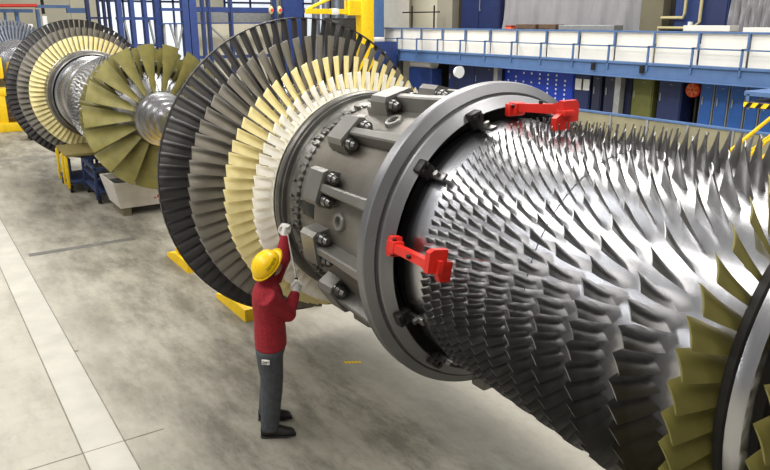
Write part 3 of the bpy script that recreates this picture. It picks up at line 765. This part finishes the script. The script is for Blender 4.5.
# wall side above the deck
def span(px0, px1, X, z0, z1, dx, name, label, cat, m, extra=None, group=None):
    a, b = at(px0, 20, X=X).y, at(px1, 20, X=X).y
    tt = thing(name, label, cat, (X, (a + b) / 2, z0), 0, group)
    h = abs(a - b) / 2
    bm = B(); box(bm, 0, dx, -h, h, 0, z1 - z0, .02); obj('body', bm, m, tt, False)
    if extra: extra(tt, h, z1 - z0)
    return tt
def tarp(px0, px1, name_label):
    X = 22.2; a, b = at(px0, 20, X=X).y, at(px1, 20, X=X).y
    bm = B(); n, mz = 70, 24; g = []
    for i in range(n + 1):
        row = []
        for k in range(mz + 1):
            y = b + (a - b) * i / n; z = 3.0 + 4.2 * k / mz
            e = min(i, n - i) / n; amp = .05 + .22 * math.exp(-e * 9)
            row.append(bm.verts.new((X + amp * math.sin(i * .55 + 1.2 * math.sin(k * .2)) + .06 * math.sin(i * 1.7 + k * .35), y, z)))
        g.append(row)
    for i in range(n):
        for k in range(mz): bm.faces.new((g[i][k], g[i + 1][k], g[i + 1][k + 1], g[i][k + 1]))
    o = obj('tarpaulin', bm, M_['tarp'], None, True, 80); s = o.modifiers.new('t', 'SOLIDIFY'); s.thickness = .02
    tag(o, name_label, 'tarpaulin')
tarp(499, 640, 'grey tarpaulin hanging behind the middle of the walkway')
tarp(727, 800, 'grey tarpaulin hanging at the right edge above the walkway')
def cab_extra(tt, h, H):
    bm = B()
    for q in (-.5, .02): box(bm, -.03, 0, 2 * h * q + .04, 2 * h * (q + .48), .1, H - .1, .01)
    obj('door', bm, M_['navy'], tt, False)
    bm = B(); cyl(bm, (-.09, -.05, H * .45), (-.09, -.05, H * .62), .02, .02, 8); box(bm, -.09, -.02, -.06, -.04, H * .45, H * .47); box(bm, -.09, -.02, -.06, -.04, H * .6, H * .62); obj('handle', bm, M_['grey_metal'], tt)
span(462, 499, 22.2, 2.26, 6.2, .6, 'switch_cabinet', 'dark navy cabinet standing on the walkway left of the grey tarpaulin', 'cabinet', M_['navy'], cab_extra)
def pipes(tt, h, H):
    bm = B()
    tube(bm, [(-.12, h + .5, .6), (-.12, h + .5, 1.12), (-.12, h * .2, 1.12), (-.12, h * .1, 1.2)], .05, 8)
    tube(bm, [(-.15, h + .4, 1.45), (-.15, h * .55, 1.45), (-.15, h * .5, 1.6), (-.15, h * .5, 3.5)], .05, 8)
    tube(bm, [(-.15, -h * .1, 3.5), (-.15, -h * .1, 1.3), (-.15, h * .1, 1.15)], .05, 8)
    obj('tan_pipe', bm, M_['tan'], tt)
    bm = B(); cyl(bm, (-.2, h * .2, 1.1), (-.2, h * .2, 1.32), .08, .08, 12); obj('gauge', bm, M_['label_white'], tt)
    bm = B(); cyl(bm, (-.2, -h * .2, .5), (-.2, -h * .35, .55), .09, .09, 12); obj('gauge', bm, M_['label_white'], tt)
    bm = B(); box(bm, -.04, 0, -h * .96, -h * .1, .1, H - .1, .01); obj('door', bm, M_['navy'], tt, False)
span(674, 727, 22.2, 2.26, 6.2, .6, 'pump_cabinet', 'blue cabinet with tan pipes behind the right half of the walkway', 'cabinet', M_['blue'], pipes)
def panel_slats(tt, h, H):
    bm = B(); box(bm, -.03, 0, -h + .06, h - .06, .1, H - .1, .01); obj('front_panel', bm, M_['brownwall'], tt, False)
def pillar(n, px0, px1, X, z0, z1, m):
    a, b = at(px0, 20, X=X).y, at(px1, 20, X=X).y
    bm = B(); box(bm, X, X + .7, b, a, z0, z1); struct('trim_%d' % n, bm, m)
pillar(4, 640, 662, 22.2, 0, 9, M_['brownwall']); pillar(5, 437, 452, 22.2, 0, 9, M_['concrete_wall'])
pillar(6, 384, 398, 21.6, 2.3, 9, M_['white_panel'])
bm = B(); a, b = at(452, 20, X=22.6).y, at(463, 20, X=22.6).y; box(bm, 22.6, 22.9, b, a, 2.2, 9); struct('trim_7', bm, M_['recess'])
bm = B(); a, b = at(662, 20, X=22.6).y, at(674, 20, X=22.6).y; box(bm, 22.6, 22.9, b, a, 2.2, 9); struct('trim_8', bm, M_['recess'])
bm = B(); a, b = at(398, 20, X=22.8).y, at(438, 20, X=22.8).y; box(bm, 22.8, 22.95, b, a, 2.2, 9); struct('trim_9', bm, M_['beige'])
# low goods on the deck, showing above the rail
def deck_item(px0, px1, z0, z1, name, label, cat, m, X=21.3):
    a, b = at(px0, 25, X=X).y, at(px1, 25, X=X).y
    tt = thing(name, label, cat, (X, (a + b) / 2, 2.26)); h = (a - b) / 2
    bm = B(); box(bm, -.25, .25, -h, h, z1 - 2.26 - .18, z1 - 2.26, .02); obj('top_slab', bm, m, tt, False)
    bm = B()
    bm.free()
    for q in (-.8, .8):
        bm = B(); box(bm, -.2, .2, h * q - .06, h * q + .06, 0, z1 - 2.26 - .17, .01); obj('leg', bm, M_['grey_metal'], tt, False)
deck_item(688, 735, 0, 3.47, 'white_bench', 'long white slab on the walkway below the blue pipe cabinet', 'bench', M_['white_panel'])
deck_item(748, 800, 0, 3.42, 'white_bench', 'white slab on the walkway at the right edge below the tarpaulin', 'bench', M_['white_panel'])
deck_item(563, 619, 0, 3.46, 'steel_bench', 'silver steel bench on the walkway in front of the grey tarpaulin', 'bench', M_['grey_metal'])
deck_item(520, 540, 0, 3.48, 'wooden_bench', 'brown topped bench nearest the orange item, in front of the tarpaulin', 'bench', M_['rust'])
deck_item(543, 560, 0, 3.48, 'wooden_bench', 'brown topped bench beside the silver steel bench', 'bench', M_['rust'])
p = at(511, 26, X=21.3); tt = thing('orange_bin', 'small orange box on the walkway at the left end of the tarpaulin', 'box', (21.3, p.y, 2.26))
bm = B(); box(bm, -.15, .15, -.16, .16, .0, 1.12, .03); obj('body', bm, M_['orange'], tt)
bm = B(); box(bm, -.17, .17, -.18, .18, 1.12, 1.17, .01); obj('lid', bm, M_['redink'], tt)
# small hurdle behind the left end of the walkway
p = at(412, 20, X=21.5); q = at(434, 20, X=21.5); tt = thing('guard_rail', 'thin black guard rail behind the left end of the walkway', 'guard rail', (21.5, (p.y + q.y) / 2, 2.26)); h = (p.y - q.y) / 2
for yy in (-h, h):
    bm = B(); cyl(bm, (0, yy, 0), (0, yy, 2.05), .04, .04, 8); obj('post', bm, M_['black'], tt)
bm = B(); cyl(bm, (0, -h - .4, 1.75), (0, h + .8, 1.75), .03, .03, 8); obj('rail', bm, M_['black'], tt)

# cabinets under the walkway
def under(px0, px1, name, label, cat, m, X=20.9, z1=2.14, extra=None, group=None):
    a, b = at(px0, 100, X=X).y, at(px1, 100, X=X).y
    tt = thing(name, label, cat, (X, (a + b) / 2, 0), 0, group); h = (a - b) / 2
    bm = B(); box(bm, 0, .6, -h + .02, h - .02, .04, z1, .02); obj('body', bm, m, tt, False)
    bm = B(); box(bm, .03, .57, -h + .05, h - .05, 0, .05); obj('plinth', bm, M_['black'], tt, False)
    if extra: extra(tt, h, z1)
    return tt
def doorx(mk, hm='grey_metal', n=1):
    def fn(tt, h, H):
        for i in range(n):
            a = -h + .04 + (2 * h - .08) * i / n; b = -h + .04 + (2 * h - .08) * (i + 1) / n
            bm = B(); box(bm, -.03, 0, a + .015, b - .015, .1, H - .05, .008); d = obj('door', bm, M_[mk], tt, False)
            bm = B(); box(bm, -.055, -.03, b - .12, b - .08, H * .5, H * .62, .006)
            for z in (.75, .9): box(bm, -.04, -.03, (a + b) / 2 - .08, (a + b) / 2 + .02, H * z, H * z + .015)
            obj('handle', bm, M_[hm], d, False)
    return fn
def dots(tt, h, H):
    bm = B(); box(bm, -.03, 0, -h + .06, h - .06, .1, H - .05, .008); d = obj('door', bm, M_['royal'], tt, False)
    random.seed(5)
    for c in range(8):
        y = h - .3 - c * (2 * h - .5) / 7.5
        for r_ in range(8):
            z = H - .2 - r_ * .17
            if random.random() < .85:
                bm = B(); box(bm, -.045, -.03, y - .035, y + .035, z - .03, z + .04, .004); obj('white_tag', bm, M_['label_white'], d, False)
def notices(tt, h, H):
    bm = B(); box(bm, -.03, 0, -h + .05, h - .05, .1, H - .05, .008); d = obj('door', bm, M_['navy'], tt, False)
    for y in (h * .3, -h * .45):
        bm = B(); box(bm, -.04, -.03, y - .19, y + .19, H - .98, H - .58, .003); obj('white_notice', bm, M_['label_white'], d, False)
    bm = B()
    for y in (h * .3, -h * .45): box(bm, -.035, -.025, y - .28, y + .25, H - .45, H - .25, .02)
    obj('dark_window', bm, M_['black'], d, False)
under(448, 503, 'parts_shelf', 'blue shelf unit in shade under the left half of the walkway', 'shelf', M_['navy'], extra=doorx('navy', n=2))
under(503, 573, 'tag_board_cabinet', 'royal blue cabinet dotted with columns of white tags under the walkway', 'cabinet', M_['royal'], extra=dots)
under(573, 589.5, 'notice_cabinet', 'navy cabinet with two white notices beside the dotted cabinet', 'cabinet', M_['navy'], extra=notices)
under(591, 601, 'narrow_cabinet', 'narrow navy cabinet right of the two white notices', 'cabinet', M_['darknavy'], extra=doorx('darknavy'))
under(603, 631, 'dark_locker', 'wide dark navy locker left of the olive panel', 'locker', M_['darknavy'], extra=doorx('darknavy', n=2))
under(631, 653, 'olive_locker', 'olive green locker under the walkway', 'locker', M_['olive_panel'], extra=doorx('olive_panel'))
under(657, 682, 'navy_locker', 'navy locker with grey frame right of the olive locker', 'locker', M_['navy'], extra=doorx('navy'))
pxs = [699, 714, 729, 746, 761, 779, 800]
lab = ['bright blue locker next to the round red fan', 'second bright blue locker from the round red fan', 'third bright blue locker from the round red fan', 'bright blue locker just left of the hazard stripes',
       'bright blue locker behind the hazard striped platform', 'bright blue locker at the right edge of the picture']
for i in range(6):
    under(pxs[i], pxs[i + 1], 'blue_locker', lab[i], 'locker', M_['grey_metal'], extra=doorx('panel_blue'), group='bright blue lockers')
# recess backing and red fan
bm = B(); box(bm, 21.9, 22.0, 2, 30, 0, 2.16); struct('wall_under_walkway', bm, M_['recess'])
p = at(692, 90, X=20.8); tt = thing('round_fan', 'round red and white fan hung in the dark gap left of the bright blue lockers', 'fan', (20.8, p.y, 0))
bm = B(); z = p.z
for i in range(5): 
    rr = .05 + .04 * i
    pts = [(0, rr * math.cos(k * PI / 12), z + rr * math.sin(k * PI / 12)) for k in range(25)]; tube(bm, pts, .012, 6)
obj('red_grille', bm, M_['orange'], tt)
bm = B(); cyl(bm, (.04, 0, z), (.14, 0, z), .23, .23, 28); obj('drum', bm, M_['redpipe'], tt)
bm = B()
for k in range(6): box(bm, .0, .03, -.02, .02, .05, .2, .004, Matrix.Translation((0, 0, z)) @ Matrix.Rotation(k * PI / 3, 4, 'X'))
obj('fan_vane', bm, M_['tan'], tt)
bm = B(); cyl(bm, (.3, 0, 0), (.3, 0, z), .04, .04, 10); cyl(bm, (.3, 0, z), (.1, 0, z), .03, .03, 8); cyl(bm, (.3, 0, 0), (.3, 0, .05), .25, .25, 20); obj('stand', bm, M_['black'], tt)

# barrier fence behind the rotor
t2 = thing('barrier_fence', 'low fence of yellowish sheets in grey frames behind the compressor', 'fence', (16, 11, 0))
bm = B(); box(bm, -.04, .04, -6, 4.2, 1.14, 1.2, .008); box(bm, -.03, .03, -6, 4.2, .06, .12, .008); obj('rail', bm, M_['walk_blue'], t2, False)
ys = [4.2 - 1.18 * k for k in range(10)]
for k, y in enumerate(ys):
    if y < -6: break
    bm = B(); box(bm, -.035, .035, y - .035, y + .035, 0, 1.18, .006); obj('post', bm, M_['grey_metal'], t2, False)
    if y - 1.18 >= -6.5:
        bm = B(); box(bm, -.012, .012, max(-5.95, y - 1.14), y - .04, .12, 1.13); obj('sheet', bm, M_['barrier'], t2, False)

# yellow stair with the hazard-striped platform
t3 = thing('access_stair', 'yellow railed stair and hazard striped platform at the right edge', 'stair', (13, 7.1, 0))
bm = B(); box(bm, 0, 1.0, -3.0, .32, 2.06, 2.18, .01); obj('platform', bm, M_['navy'], t3, False)
bm = B(); box(bm, .0, 1.0, -3.0, .36, 2.27, 2.36, .01)
for y in (-2.9, -.9, .25): box(bm, .0, .06, y, y + .06, 2.16, 2.3)
obj('kick_board', bm, M_['walk_blue'], t3, False)
bm = B(); box(bm, -.02, 0, -3.0, .33, 2.07, 2.16); obj('yellow_edge', bm, M_['yellow'], t3, False)
bm = B()
for k in range(14):
    y = .30 - k * .2
    A = [bm.verts.new((-.026, y, 2.07)), bm.verts.new((-.026, y - .09, 2.07)), bm.verts.new((-.026, y - .15, 2.16)), bm.verts.new((-.026, y - .06, 2.16))]
    C2 = [bm.verts.new(v.co + Vector((.008, 0, 0))) for v in A]
    bm.faces.new(A); bm.faces.new(C2[::-1])
    for i in range(4): bm.faces.new((A[i], C2[i], C2[(i + 1) % 4], A[(i + 1) % 4]))
obj('black_stripe', bm, M_['black'], t3, False)
for x in (.02, .95):
    bm = B(); tube(bm, [(x, -1.3, 3.0 - .02), (x, -.9, 2.65), (x, .52, 1.17), (x, .60, 1.12)], .035, 10); tube(bm, [(x, -.3, 1.60), (x, .36, .92)], .03, 8)
    for a_, zb in ((.44, 1.25), (-.35, 2.07)): tube(bm, [(x, a_, zb), (x, a_, max(.02, zb - .98))], .028, 8)
    obj('handrail', bm, M_['yellow'], t3)
bm = B()
for x in (.05, .92): tube(bm, [(x, -1.0, 1.98), (x, .95, 0.08)], (.03, .1), 4)
obj('stringer', bm, M_['yellow'], t3, False)
for k in range(8):
    z = .22 + k * .24; y = .78 - k * .24
    bm = B(); box(bm, .05, .92, y - .13, y + .13, z - .03, z, .006); obj('tread', bm, M_['grey_metal'], t3, False)
bm = B()
for x in (.05, .95):
    for y in (-2.9, -1.1):
        bm = B(); box(bm, x - .04, x + .04, y - .04, y + .04, 0, 2.08); obj('leg', bm, M_['navy'], t3, False)

# ---------------------------------------------------------------- far end of the hall
def pxbox(bm, x0, y0_, x1, y1_, Y, d=.25):
    a, b = at(x0, (y0_ + y1_) / 2, Y=Y).x, at(x1, (y0_ + y1_) / 2, Y=Y).x
    zt, zb = at((x0 + x1) / 2, y0_, Y=Y).z, at((x0 + x1) / 2, y1_, Y=Y).z
    box(bm, a, b, Y, Y + d, zb, zt)
    return a, b, zb, zt
def col(bm, x0, x1, Y, d=.4, z0=0, z1=8, py=15):
    box(bm, at(x0, py, Y=Y).x, at(x1, py, Y=Y).x, Y, Y + d, z0, z1)
def rack(name, label, cat, Y, cols, beams, braces=(), mk='blue', z1=8):
    tt = thing(name, label, cat, (0, 0, 0))
    for x0, x1 in cols:
        bm = B(); col(bm, x0, x1, Y, .35, 0, z1); obj('upright', bm, M_[mk], tt, False)
    for x0, yy0, x1, yy1 in beams:
        bm = B(); pxbox(bm, x0, yy0, x1, yy1, Y + .05, .25); obj('beam', bm, M_[mk], tt, False)
    for (xa, ya), (xb, yb) in braces:
        bm = B(); cyl(bm, at(xa, ya, Y=Y + .15), at(xb, yb, Y=Y + .15), .05, .05, 6); obj('brace', bm, M_['grey_metal'], tt)
    return tt
rack('pallet_rack', 'blue pallet rack with close uprights above the second rotor', 'rack', 31, [(118, 122.5), (131, 135), (144, 147.5), (155.5, 160.5)],
     [(117, 17, 161, 20), (117, 44, 161, 47)], [((124, 20), (130, 44)), ((149, 20), (155, 46))])
rack('braced_scaffold', 'blue steel frame with cross braces left of the long beam', 'frame', 30, [(183, 189), (190, 197)], [(161, 8, 197, 11), (161, 23, 190, 24.3)],
     [((164, 24), (166, 50)), ((170, 24), (178, 50)), ((176, 24), (177, 50)), ((183, 24), (178, 50))])
rack('beam_gantry', 'long blue beam on thin posts over beige panels, behind the black turbine wheel', 'frame', 32, [(203, 205), (209, 211), (231, 233), (275, 277), (284, 303)],
     [(197, 7.5, 306, 12.5), (199, 22.5, 276, 23.8), (196, 55, 276, 58)], [((211, 27), (225, 40))])
rack('slim_rack', 'slim dark blue uprights left of the pallet rack', 'frame', 33, [(87.5, 90.5), (99, 100.5), (104.5, 106.5), (109.5, 111.5)], [(87, 17, 112, 19)], mk='navy')
rack('pipe_bridge', 'low blue frame on posts at the top left corner', 'frame', 36, [(4.5, 6.5), (15.5, 19), (37, 40)], [(-10, 9, 33, 12.5), (36, 5, 70, 8), (67, 8, 88, 13)], mk='walk_blue', z1=4.1)
bm = B(); cyl(bm, at(-20, 5.5, Y=35.5), at(37, 5.5, Y=35.5), .07, .07, 10); o = tag(obj('red_pipe', bm, M_['redpipe']), 'thin red pipe running along the top left corner', 'pipe')
# panels and windows behind the frames
def pane(n, x0, y0_, x1, y1_, Y, m, d=.12):
    bm = B(); pxbox(bm, x0, y0_, x1, y1_, Y, d); struct('trim_%d' % n, bm, m)
pane(10, 197, 13, 284, 22.5, 33.5, M_['grey_metal']); pane(11, 197, 22.5, 284, 80, 33.5, M_['beige'])
def window(n, x0, x1, Y, z0=1.5, z1=8):
    bm = B(); a, b = at(x0, 15, Y=Y).x, at(x1, 15, Y=Y).x
    box(bm, a, b, Y, Y + .06, z0, z1); wdw = struct('window_%d' % n, bm, M_['pale'])
    bm = B()
    for k in range(3):
        x = a + (b - a) * k / 2; box(bm, x - .05, x + .05, Y - .08, Y, z0, z1)
    for z in (z0, 4.6, z1): box(bm, a, b, Y - .08, Y, z - .05, z + .05)
    obj('window_frame', bm, M_['navy'], wdw, False)
window(1, 92, 154, 40); window(2, 161, 186, 40); window(3, 225, 275, 40, 4.1, 9); window(4, 303, 330, 40, 1.5, 9)
pane(12, 72, -5, 100, 45, 39, M_['beige'])
pane(13, 41, -5, 44, 14, 39, M_['recess'])
# pale ducts right of the beam
t4 = thing('duct_bank', 'bank of pale blue vertical ducts behind the yellow jib arm', 'ducts', (0, 0, 0))
for x in (316, 326, 337, 346):
    p = at(x, 20, Y=33); bm = B(); cyl(bm, (p.x, 33, 0), (p.x, 33, 9), .2, .2, 16); obj('duct', bm, M_['bluegrey'], t4)
p0, p1 = at(330, 18, Y=31.5), at(356, 30, Y=31.5)
t5 = thing('control_box', 'dark grey control box left of the yellow column', 'box', (0, 0, 0))
bm = B(); box(bm, p0.x, p1.x, 31.5, 32.1, 0, p0.z, .03); obj('body', bm, M_['recess'], t5)
bm = B(); box(bm, p0.x + .1, p1.x - .1, 31.44, 31.5, 2.2, p0.z - .1, .02); obj('door', bm, M_['dark_steel'], t5)
# yellow slewing jib crane
YC = 27.0
t6 = thing('jib_crane', 'yellow slewing jib crane column with its arm reaching left', 'crane', (at(365, 20, Y=YC).x, YC, 0))
cx = at(365, 20, Y=YC).x; hw = (at(371, 20, Y=YC).x - at(359, 20, Y=YC).x) / 2
bm = B(); box(bm, -hw, hw, -.25, .25, 0, 6, .02); box(bm, -hw * 1.6, hw * 1.6, -.4, .4, 0, .06); obj('column', bm, M_['yellow'], t6)
bm = B(); zt = at(330, 9, Y=YC).z; zb = at(330, 14, Y=YC).z; xl = at(306, 11, Y=YC).x - cx
box(bm, xl, -hw, -.1, .1, zb, zt, .01); box(bm, -hw - .6, -hw, -.2, .2, zb - .05, zt + .35, .02); obj('arm', bm, M_['yellow'], t6, False)
bm = B(); cyl(bm, (xl + .1, 0, zt), (-hw - .3, 0, zt + .85), .06, .06, 8); obj('tie_bar', bm, M_['yellow'], t6)
bm = B(); box(bm, (xl - hw) / 2 - .1, (xl - hw) / 2 + .2, -.14, .14, zb - .02, zt + .02, .01); obj('pale_trolley', bm, M_['label_white'], t6)
bm = B(); col(bm, 371.5, 384, 29.5, .6, 0, 9); struct('trim_14', bm, M_['walk_blue'])
# blue housing at the end of the walkway
p0, p1 = at(372, 42, Y=28.6), at(397, 75, Y=28.6)
t7 = thing('drive_housing', 'blue box housing with a white lid at the left end of the walkway', 'housing', ((p0.x + p1.x) / 2, 28.6, 0))
h = (p1.x - p0.x) / 2
bm = B(); box(bm, -h, h, 0, .9, .0, p0.z, .03); obj('body', bm, M_['blue'], t7)
bm = B(); box(bm, -h, h * .1, .1, .7, p0.z, p0.z + .2, .03); obj('white_lid', bm, M_['label_white'], t7)
bm = B(); box(bm, -.06, .06, -.03, 0, p0.z - .6, p0.z - .45, .01); obj('plate', bm, M_['grey_metal'], t7)
# two hooks hanging in front of the long beam
for px, lb in ((271, 'left of two red and yellow hoist blocks hanging at the long blue beam'), (279.5, 'right of two red and yellow hoist blocks hanging at the long blue beam')):
    p = at(px, 9, Y=31.2); tt = thing('hoist_block', lb, 'hoist', (p.x, p.y, p.z - .25), 0, 'hoist blocks at the beam')
    bm = B(); ball(bm, (0, 0, .2), .12, .1, .19); obj('body', bm, M_['tan'], tt)
    bm = B(); cyl(bm, (0, -.14, .2), (0, .14, .2), .07, .07, 14); obj('red_sheave', bm, M_['redpipe'], tt)
    bm = B(); cyl(bm, (0, .0, .35), (0, 0, 4.5), .02, .02, 6); obj('chain', bm, M_['black'], tt)
    bm = B(); tube(bm, [(0, 0, .02), (0, 0, -.1), (.06, 0, -.17), (.0, 0, -.23), (-.06, 0, -.17)], .025, 8); obj('hook', bm, M_['black'], tt)
# pale boxes at the far left, beyond the trestle
for x0, x1, yy, lb in ((14, 21, 26, 'white box stacked at the far left behind the second wheel'), (24, 33, 24, 'white case with blue base at the far left behind the second wheel'), (42, 47, 16, 'tall white canister at the far left beside the blue post')):
    p0, p1 = at(x0, yy, Y=34), at(x1, yy, Y=34); tt = thing('storage_case', lb, 'case', ((p0.x + p1.x) / 2, 34, 0)); h = (p1.x - p0.x) / 2
    bm = B(); box(bm, -h, h, 0, .6, 1.4, p0.z, .03); obj('body', bm, M_['label_white'], tt)
    bm = B(); box(bm, -h, h, 0, .6, 0, 1.4, .03); obj('base', bm, M_['blue'], tt)
# equipment glimpsed under the walkway's left end
p = at(424, 67, X=20.6); tt = thing('white_tank', 'white tank lying on a blue cradle under the left end of the walkway', 'tank', (20.6, p.y, 0))
bm = B(); cyl(bm, (0, -.8, 1.72), (0, .8, 1.72), .26, .26, 24); obj('shell', bm, M_['white_panel'], tt)
bm = B(); box(bm, -.3, .3, -1.0, .8, 0, 1.5, .02); obj('cradle', bm, M_['blue'], tt, False)
p = at(459, 72, X=18.6); tt = thing('round_lamp', 'round pale lamp head on a stand under the walkway, above the casing', 'lamp', (18.6, p.y, 0))
bm = B(); cyl(bm, (0, -.05, p.z), (0, .12, p.z), .24, .2, 24); obj('head', bm, M_['label_white'], tt)
bm = B(); cyl(bm, (0, .1, 0), (0, .1, p.z - .1), .03, .03, 8); cyl(bm, (0, .1, 0), (0, .1, .04), .25, .25, 16); obj('stand', bm, M_['black'], tt)

# ---------------------------------------------------------------- put each empty at the foot of its thing
def rebase(t):
    pts = [c.matrix_basis @ Vector(q) for c in t.children for q in c.bound_box]
    b = Vector(((min(p.x for p in pts) + max(p.x for p in pts)) / 2, (min(p.y for p in pts) + max(p.y for p in pts)) / 2, min(p.z for p in pts)))
    for c in t.children: c.location = c.location - b
    t.location = t.location + b
for o in list(COL.objects):
    if o.type == 'EMPTY' and o.parent is None and o.name.split('.')[0] in ('pallet_rack', 'braced_scaffold', 'beam_gantry', 'slim_rack', 'pipe_bridge', 'duct_bank', 'control_box', 'transport_bracket'):
        rebase(o)
